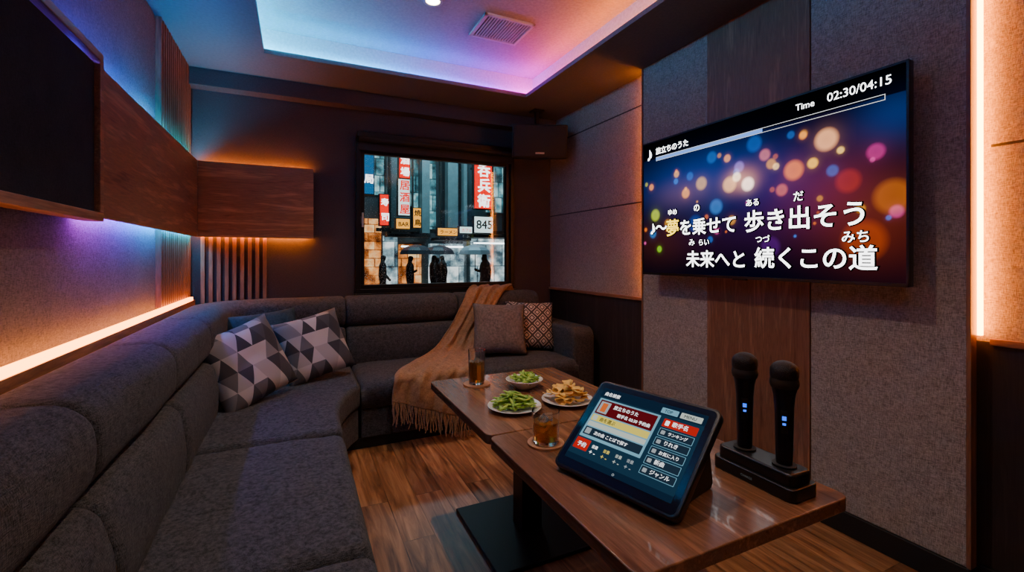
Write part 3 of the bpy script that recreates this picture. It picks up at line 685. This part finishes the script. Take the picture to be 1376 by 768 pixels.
# ------------------------------------------------------------------ tablet
ex=Vector((.256,-.967,0)).normalized(); ph=Vector((.967,.256,0)).normalized(); Tt=math.radians(41)
ey=ph*math.cos(Tt)+Vector((0,0,1))*math.sin(Tt); ez=ex.cross(ey)
O=Vector((.693,1.165,TZ+.024))
TM=Matrix.Translation(O)@Matrix((ex,ey,ez)).transposed().to_4x4()
W,H=.385,.298
tb=empty('karaoke_tablet_remote',O+ex*W/2+ey*H/2)
def rpoly(x0,x1,y0,y1,rc):
    P=[]
    for (a,b,s) in ((x1-rc,y0+rc,-90),(x1-rc,y1-rc,0),(x0+rc,y1-rc,90),(x0+rc,y0+rc,180)):
        for i in range(6):
            an=math.radians(s+90*i/5); P.append((a+rc*math.cos(an),b+rc*math.sin(an)))
    return P
def slabm(name,poly,z0,z1,mat,parent,mtx,bevel=0):
    n=len(poly); V=[(x,y,z0) for x,y in poly]+[(x,y,z1) for x,y in poly]
    F=[tuple(range(n))[::-1],tuple(range(n,2*n))]+[(i,(i+1)%n,(i+1)%n+n,i+n) for i in range(n)]
    return meshobj(name,V,F,mat,parent=parent,bevel=bevel,bseg=3,mtx=mtx)
slabm('case',rpoly(-.008,W+.008,-.008,H+.008,.022),-.026,0,M_black,tb,TM,.006)
slabm('bezel_glass',rpoly(.002,W-.002,.002,H-.002,.014),0,.001,plain('bezel_gloss',(.006,.006,.008),.08,bscale=5),tb,TM)
pa=[(0.02,0.0),(0.245,0.0),(0.255,.012),(0.225,.165),(0.20,.165),(0.03,.02)]
V=[]
for xx in (.03,W-.03):
    for p_,z_ in pa:
        V.append(Vector((O.x,O.y,TZ))+ex*xx+ph*p_+Vector((0,0,z_)))
n=len(pa);F=[tuple(range(n)),tuple(range(n,2*n))[::-1]]+[(i,(i+1)%n,(i+1)%n+n,i+n) for i in range(n)]
meshobj('stand',V,F,M_blackm,parent=tb,bevel=.006)
sx0,sx1,sy0,sy1=.02,W-.02,.026,H-.02
SW=sx1-sx0;SH=sy1-sy0
def uiq(u0,v0,u1,v1,mat,lvl,name='ui',rc=.002):
    x0=sx0+u0*SW;x1=sx0+u1*SW;y1=sy1-v0*SH;y0=sy1-v1*SH
    z=.0012+.0003*lvl
    return slabm(name,rpoly(x0,x1,y0,y1,rc),z-.0002,z,mat,tb,TM)
def uit(s,u,v,wd,mat,lvl=4,bold=.0014):
    p=TM@Vector((sx0+u*SW,sy1-v*SH,.0014+.0003*lvl)); return T(s,tb,mat,p,ex,ey,width=wd*SW,bold=bold)
U=lambda n,c,s=1.0: emis('ui_'+n,c,s)
u_bg=U('bg',(.012,.04,.075),.8);u_hd=U('hd',(.006,.02,.045),.8);u_pan=U('pan',(.18,.42,.55),1.0);u_red=U('red',(.14,.006,.01),.8);u_red2=U('red2',(.6,.015,.01),.9);u_yel=U('yel',(.75,.60,.10),1.1);u_cr=U('cr',(.55,.62,.55),1.0);u_dk=U('dk',(.012,.026,.045));u_w=U('w',(.9,.92,.95),1.6);u_b=U('b',(.01,.01,.015));u_gr=U('gr',(.40,.45,.48),.9);u_or=U('or',(.8,.16,.03),.9)
uiq(0,0,1,1,u_bg,0,'screen',.004)
uiq(.0,.0,1,.13,u_hd,1)
uit('曲名検索',.04,.10,.16,u_w)
uiq(.62,.045,.77,.115,u_pan,2); uiq(.79,.045,.97,.115,u_cr,2); uit('TOP',.65,.10,.07,u_b); uit('MENU',.82,.10,.1,u_b)
uiq(.02,.15,.64,.70,u_pan,1)
uiq(.04,.17,.62,.37,u_red,2);uiq(.055,.19,.16,.35,u_gr,3);uiq(.08,.21,.135,.33,u_or,4);uit('旅立ちのうた',.2,.25,.25,u_w);uit('歌手名 02:30 予約曲',.27,.335,.32,u_w)
uiq(.04,.385,.62,.47,u_yel,2);uiq(.055,.395,.10,.46,u_cr,3);uit('曲を選ぶ',.13,.45,.16,u_b)
uiq(.04,.485,.62,.545,u_cr,2)
uiq(.04,.56,.62,.665,u_dk,2);uit('次の曲 ことばで探す',.15,.635,.34,u_w);uiq(.055,.575,.11,.65,u_gr,3)
uiq(.02,.72,.17,.86,u_red2,2);uit('予約',.05,.82,.09,u_w)
for i,(a,m_) in enumerate([(.2,u_w),(.32,u_yel),(.44,u_cr),(.55,u_gr)]):
    uit('音量',a,.79,.06,m_);uit('+ -',a,.87,.06,m_)
uiq(.68,.17,.97,.27,u_red2,2);uit('歌手名',.76,.24,.13,u_w);uiq(.7,.19,.735,.25,u_w,3)
for i,s in enumerate(['ランキング','りれき','お気に入り','新曲','ジャンル']):
    v=.29+i*.115; uiq(.68,v,.97,v+.095,u_pan,1.5);uiq(.684,v+.005,.966,v+.09,u_dk,2); uit(s,.76,v+.065,.16 if len(s)>3 else (.11 if len(s)>2 else .08),u_w);uiq(.70,v+.025,.735,v+.07,u_gr,3)
uiq(.0,.93,1,1,u_hd,1)
uit('o',.49,.99,.02,u_gr)

# ------------------------------------------------------------------ microphones & dock
dk=empty('microphone_charging_dock',(1.19,.86,TZ+.04))
P=rpoly(1.135,1.245,.735,.985,.02)
polyslab('foot',P,TZ,TZ+.035,M_black,parent=dk,bevel=.005)
polyslab('body',rpoly(1.145,1.235,.745,.975,.02),TZ+.03,TZ+.068,M_black,parent=dk,bevel=.008)
T('CHARGE',dk,U('lbl',(.5,.5,.5),.12),(1.1335,.885,TZ+.014),(0,-1,0),(0,0,1),width=.035)
M_mesh=plain('mic_grille',(.022,.02,.022),.45,metal=.6,bscale=500,bump=1.0)
M_mic=plain('mic_body',(.018,.02,.032),.28,metal=.6,bscale=40)
for k,(mx_,my_) in enumerate([(1.19,.915),(1.19,.795)]):
    e=empty('wireless_microphone',(mx_,my_,.8)); c=(mx_,my_,TZ+.055)
    lathe('socket',[(.001,0.005),(.028,.005),(.030,.018),(.024,.019),(.001,.019)],M_blackm,c,parent=dk)
    lathe('body',[(.001,.012),(.0185,.012),(.0205,.03),(.022,.10),(.0235,.17),(.027,.205),(.031,.222),(.031,.228),(.001,.228)],M_mic,c,parent=e)
    lathe('collar',[(.001,.224),(.033,.224),(.0355,.232),(.0355,.240),(.033,.248),(.001,.248)],M_blackm,c,parent=e)
    pr=[(.001,.243),(.032,.244),(.0345,.256),(.035,.268)]+[(.035*math.cos(math.radians(a)),.268+.027*math.sin(math.radians(a))) for a in (15,30,45,60,75,89)]
    lathe('grille_head',pr,M_mesh,c,parent=e,seg=40)
    d=Vector((-mx_,-my_,0)).normalized(); side=Vector((0,0,1)).cross(d)
    mt=Matrix.Translation(Vector(c)+d*.022+Vector((0,0,.135)))@Matrix((side,Vector((0,0,1)),d)).transposed().to_4x4()
    boxes('display_window',[((-.008,-.03,-.004),(.008,.03,.0015))],M_black,parent=e,bevel=.001,mtx=mt)
    boxes('display_led',[((-.005,.005,.0012),(.005,.016,.002)),((-.004,-.008,.0012),(.004,-.002,.002))],emis('mic_led',(.01,.12,1),2),parent=e,mtx=mt)

# ------------------------------------------------------------------ TV
tx=2.12; ty0,ty1,tz0,tz1=.922,2.406,1.133,2.01
tv=empty('wall_mounted_television',(tx,1.664,1.57))
boxes('housing',[((tx+.004,ty0,tz0),(tx+.035,ty1,tz1))],M_black,parent=tv,bevel=.004)
boxes('rear_bulge',[((tx+.035,ty0+.25,tz0+.1),(tx+.07,ty1-.25,tz1-.25))],M_blackm,parent=tv,bevel=.01)
boxes('wall_bracket',[((tx+.065,1.35,1.4),(FP-.007,1.98,1.75))],M_bmetal,parent=tv)
boxes('bezel',[((tx-.003,ty0,tz0),(tx+.004,ty1,tz0+.014)),((tx-.003,ty0,tz1-.009),(tx+.004,ty1,tz1)),((tx-.003,ty0,tz0),(tx+.004,ty0+.009,tz1)),((tx-.003,ty1-.009,tz0),(tx+.004,ty1,tz1))],M_black,parent=tv,bevel=.001)
boxes('logo',[((tx-.006,1.62,tz0-.006),(tx+.01,1.70,tz0+.002))],M_bmetal,parent=tv)
gw,gh=400,230
Yl=ty1-.009;Yr=ty0+.009;Zb=tz0+.014;Zt=tz1-.009
AR=(Yl-Yr)/(Zt-Zb)
rb=random.Random(5)
bok=[(.80,.73,.058,(1,.42,.16),1.5),(.70,.60,.055,(1,.22,.0),1.2),(.535,.565,.042,(1,.75,.6),2.4),(.60,.72,.035,(.9,.22,.2),.8),(.075,.44,.045,(.5,.65,.0),1.1),(.25,.57,.035,(1,.35,.0),1.3),(.76,.62,.028,(1,.5,.0),1.8),(.05,.66,.025,(1,.3,.02),1.2),(.2,.72,.025,(.9,.4,.05),1.2),
(.10,.18,.025,(.25,.7,.0),1),(.33,.62,.045,(.9,.5,.1),.9),(.40,.45,.05,(.05,.3,.9),.6),(.93,.62,.04,(.9,.04,.35),.6),(.9,.2,.10,(1,.12,.0),.3),(.97,.4,.08,(1,.25,.0),.4),(.62,.18,.06,(.25,.01,.6),.2),(.45,.75,.025,(1,.35,.05),1.2),(.5,.68,.035,(.4,.25,.9),.7),(.86,.5,.06,(.9,.05,.0),.3),(.3,.35,.06,(.0,.13,.8),.3),(.06,.3,.035,(.0,.3,.9),.6),(.15,.33,.025,(.9,.18,.0),.6),(.73,.78,.022,(1,.3,.0),1.3),(.66,.5,.035,(1,.2,.1),.7),(.46,.58,.05,(1,.5,.15),1.3),(.56,.8,.05,(.0,.2,.9),.4),(.38,.78,.04,(.0,.25,.9),.4),(.49,.62,.03,(1,.8,.5),2),(.84,.66,.018,(1,.6,.1),1.6),(.64,.64,.02,(1,.6,.2),1.5)]
for i in range(32):
    bok.append((rb.random(),rb.uniform(.2,.82),rb.choice([.008,.012,.016,.022,.03]),rb.choice([(1,.4,.0),(1,.2,.0),(.0,.25,1),(.6,.6,.0),(.9,.08,.4)]),rb.uniform(.4,1.0)))
def gs(u,v,cu,cv_,su,sv): return math.exp(-((u-cu)/su)**2-((v-cv_)/sv)**2)
V=[];F=[];C=[]
for j in range(gh+1):
    v=j/gh
    for i in range(gw+1):
        u=i/gw
        V.append((tx,Yl+(Yr-Yl)*u,Zb+(Zt-Zb)*v))
        c=[.0002,.0006,.0035]
        def add(col,k):
            for q in range(3): c[q]+=col[q]*k
        add((.0,.018,.13),gs(u,v,.33,.66,.33,.20)); add((.012,.001,.04),gs(u,v,.66,.5,.20,.22)); add((.07,.008,.0),gs(u,v,.82,.45,.16,.22))
        add((.035,.004,.0),gs(u,v,.97,.25,.18,.2)); add((.02,.004,.0),gs(u,v,.1,.25,.18,.18)); add((.008,.001,.008),gs(u,v,.45,.25,.3,.15)); add((.4,.14,.03),gs(u,v,.51,.60,.06,.07))
        add((.0,.014,.08),gs(u,v,.98,.78,.10,.13)); add((.06,.02,.002),gs(u,v,.25,.58,.15,.1))
        for (bu,bv,br,bc,bs) in bok:
            dx=(u-bu)*AR;dy=v-bv
            if abs(dx)<br*2.4 and abs(dy)<br*2.4:
                d=math.hypot(dx,dy)/br
                k=max(0,min(1,(1.15-d)/.45)); add(bc,bs*k*(.40+.10*min(1,d)))
                add(bc,bs*.06*math.exp(-d*d*.7))
        if v>.87:
            for q in range(3): c[q]*=.12
        C.append((min(1.8,c[0]),min(1.8,c[1]),min(1.8,c[2]),1))
for j in range(gh):
    for i in range(gw):
        k=j*(gw+1)+i; F.append((k,k+gw+1,k+gw+2,k+1))
me=bpy.data.meshes.new('screen'); me.from_pydata(V,[],F); me.materials.append(emis_attr('tv_picture',1.8))
ca=me.color_attributes.new('Col','FLOAT_COLOR','POINT')
ca.data.foreach_set('color',[x for c in C for x in c])
o=bpy.data.objects.new('screen',me); link(o,tv)
M_tw=emis('tv_text_white',(1,1,1),5);M_tk=plain('tv_text_outline',(.0,.0,.0),.9,spec=0);M_ty=emis('tv_text_yellow',(1,.65,.02),3.5);M_tb=emis('tv_bar',(.15,.35,1),1.5)
RXv=(0,-1,0);RZ=(0,0,1)
def tvt(s,yl,z,wd,outline=True,mat=M_tw,bold=.0016,ol=.006):
    if outline:
        o=T(s,tv,M_tk,(tx-.0005,yl,z),RXv,RZ,width=wd,name='lettering_outline'); o.data.bevel_depth=ol/o['s']; o.data.bevel_resolution=1
    return T(s,tv,mat,(tx-.0075,yl,z),RXv,RZ,width=wd,bold=bold)
tvt('♪〜',2.325,1.40,.14)
tvt('夢',2.185,1.39,.098,mat=M_ty)
tvt('を乗せて',2.075,1.39,.385)
tvt('歩き出そう',1.63,1.39,.55)
tvt('未来へと',2.02,1.20,.39)
tvt('続くこの道',1.57,1.205,.54)
for s,yl,z,wd in [('ゆめ',2.17,1.515,.07),('の',1.965,1.52,.04),('ある',1.62,1.515,.07),('だ',1.37,1.515,.045),('み',2.0,1.32,.04),('らい',1.93,1.32,.07),('つづ',1.565,1.325,.075),('みち',1.16,1.315,.1)]:
    tvt(s,yl,z,wd,True,ol=.004,bold=.001)
T('♪',tv,M_tw,(tx-.003,2.36,1.89),RXv,RZ,width=.035,bold=.001)
T('旅立ちのうた',tv,M_tw,(tx-.003,2.28,1.92),RXv,RZ,width=.27,bold=.001)
T('Time',tv,M_tw,(tx-.003,1.36,1.935),RXv,RZ,width=.085)
T('02:30/04:15',tv,M_tw,(tx-.003,1.22,1.935),RXv,RZ,width=.24)
boxes('progress_bar',[((tx-.002,1.0,1.898),(tx-.001,2.28,1.900)),((tx-.002,1.0,1.876),(tx-.001,2.28,1.878)),((tx-.002,1.0,1.876),(tx-.001,1.002,1.900))],emis('tv_bar_frame',(1,1,1),1.2),parent=tv)
boxes('progress_fill',[((tx-.002,1.53,1.879),(tx-.001,2.28,1.897))],M_tb,parent=tv)

# ------------------------------------------------------------------ speaker
sp=empty('wall_speaker',(2.0,3.72,2.3))
V=[(x,y,z) for z in (-.15,.15) for x,y in [(-.25,-.11),(.25,-.11),(.19,.11),(-.19,.11)]]
sm_=Matrix.Translation((2.0,3.66,2.30))@Matrix.Rotation(math.radians(-22),4,'Z')@Matrix.Rotation(math.radians(10),4,'X')
M_spk=plain('speaker_cabinet',(0.006,0.006,0.006),.35,bscale=100)
meshobj('cabinet',V,BF,M_spk,parent=sp,bevel=.01,mtx=sm_)
boxes('grille',[((-.235,-.118,-.135),(.235,-.11,.135))],plain('speaker_grille',(.009,.0085,.010),.45,metal=.3,bscale=600,bump=1),parent=sp,bevel=.004,mtx=sm_)
boxes('badge',[((-.04,-.121,-.11),(.04,-.118,-.095))],M_white,parent=sp,mtx=sm_)
boxes('bracket',[((1.985,3.68,2.42),(2.015,3.71,2.6)),((1.95,3.64,2.585),(2.05,3.75,2.6)),((1.97,3.66,2.42),(2.03,3.73,2.46))],M_bmetal,parent=sp)

# ------------------------------------------------------------------ world, camera
wd=bpy.data.worlds.new('world'); S.world=wd; wd.use_nodes=True
bg=wd.node_tree.nodes['Background']; bg.inputs[0].default_value=(.03,.07,.13,1); bg.inputs[1].default_value=.15
cam=bpy.data.cameras.new('camera'); co=bpy.data.objects.new('camera',cam); COL.objects.link(co); S.camera=co
cam.sensor_width=36; cam.lens=36*610/1376; cam.shift_y=-39/1376; cam.clip_start=.02
co.location=(0,0,1.25); co.rotation_euler=(math.pi/2,0,-math.radians(25.3))
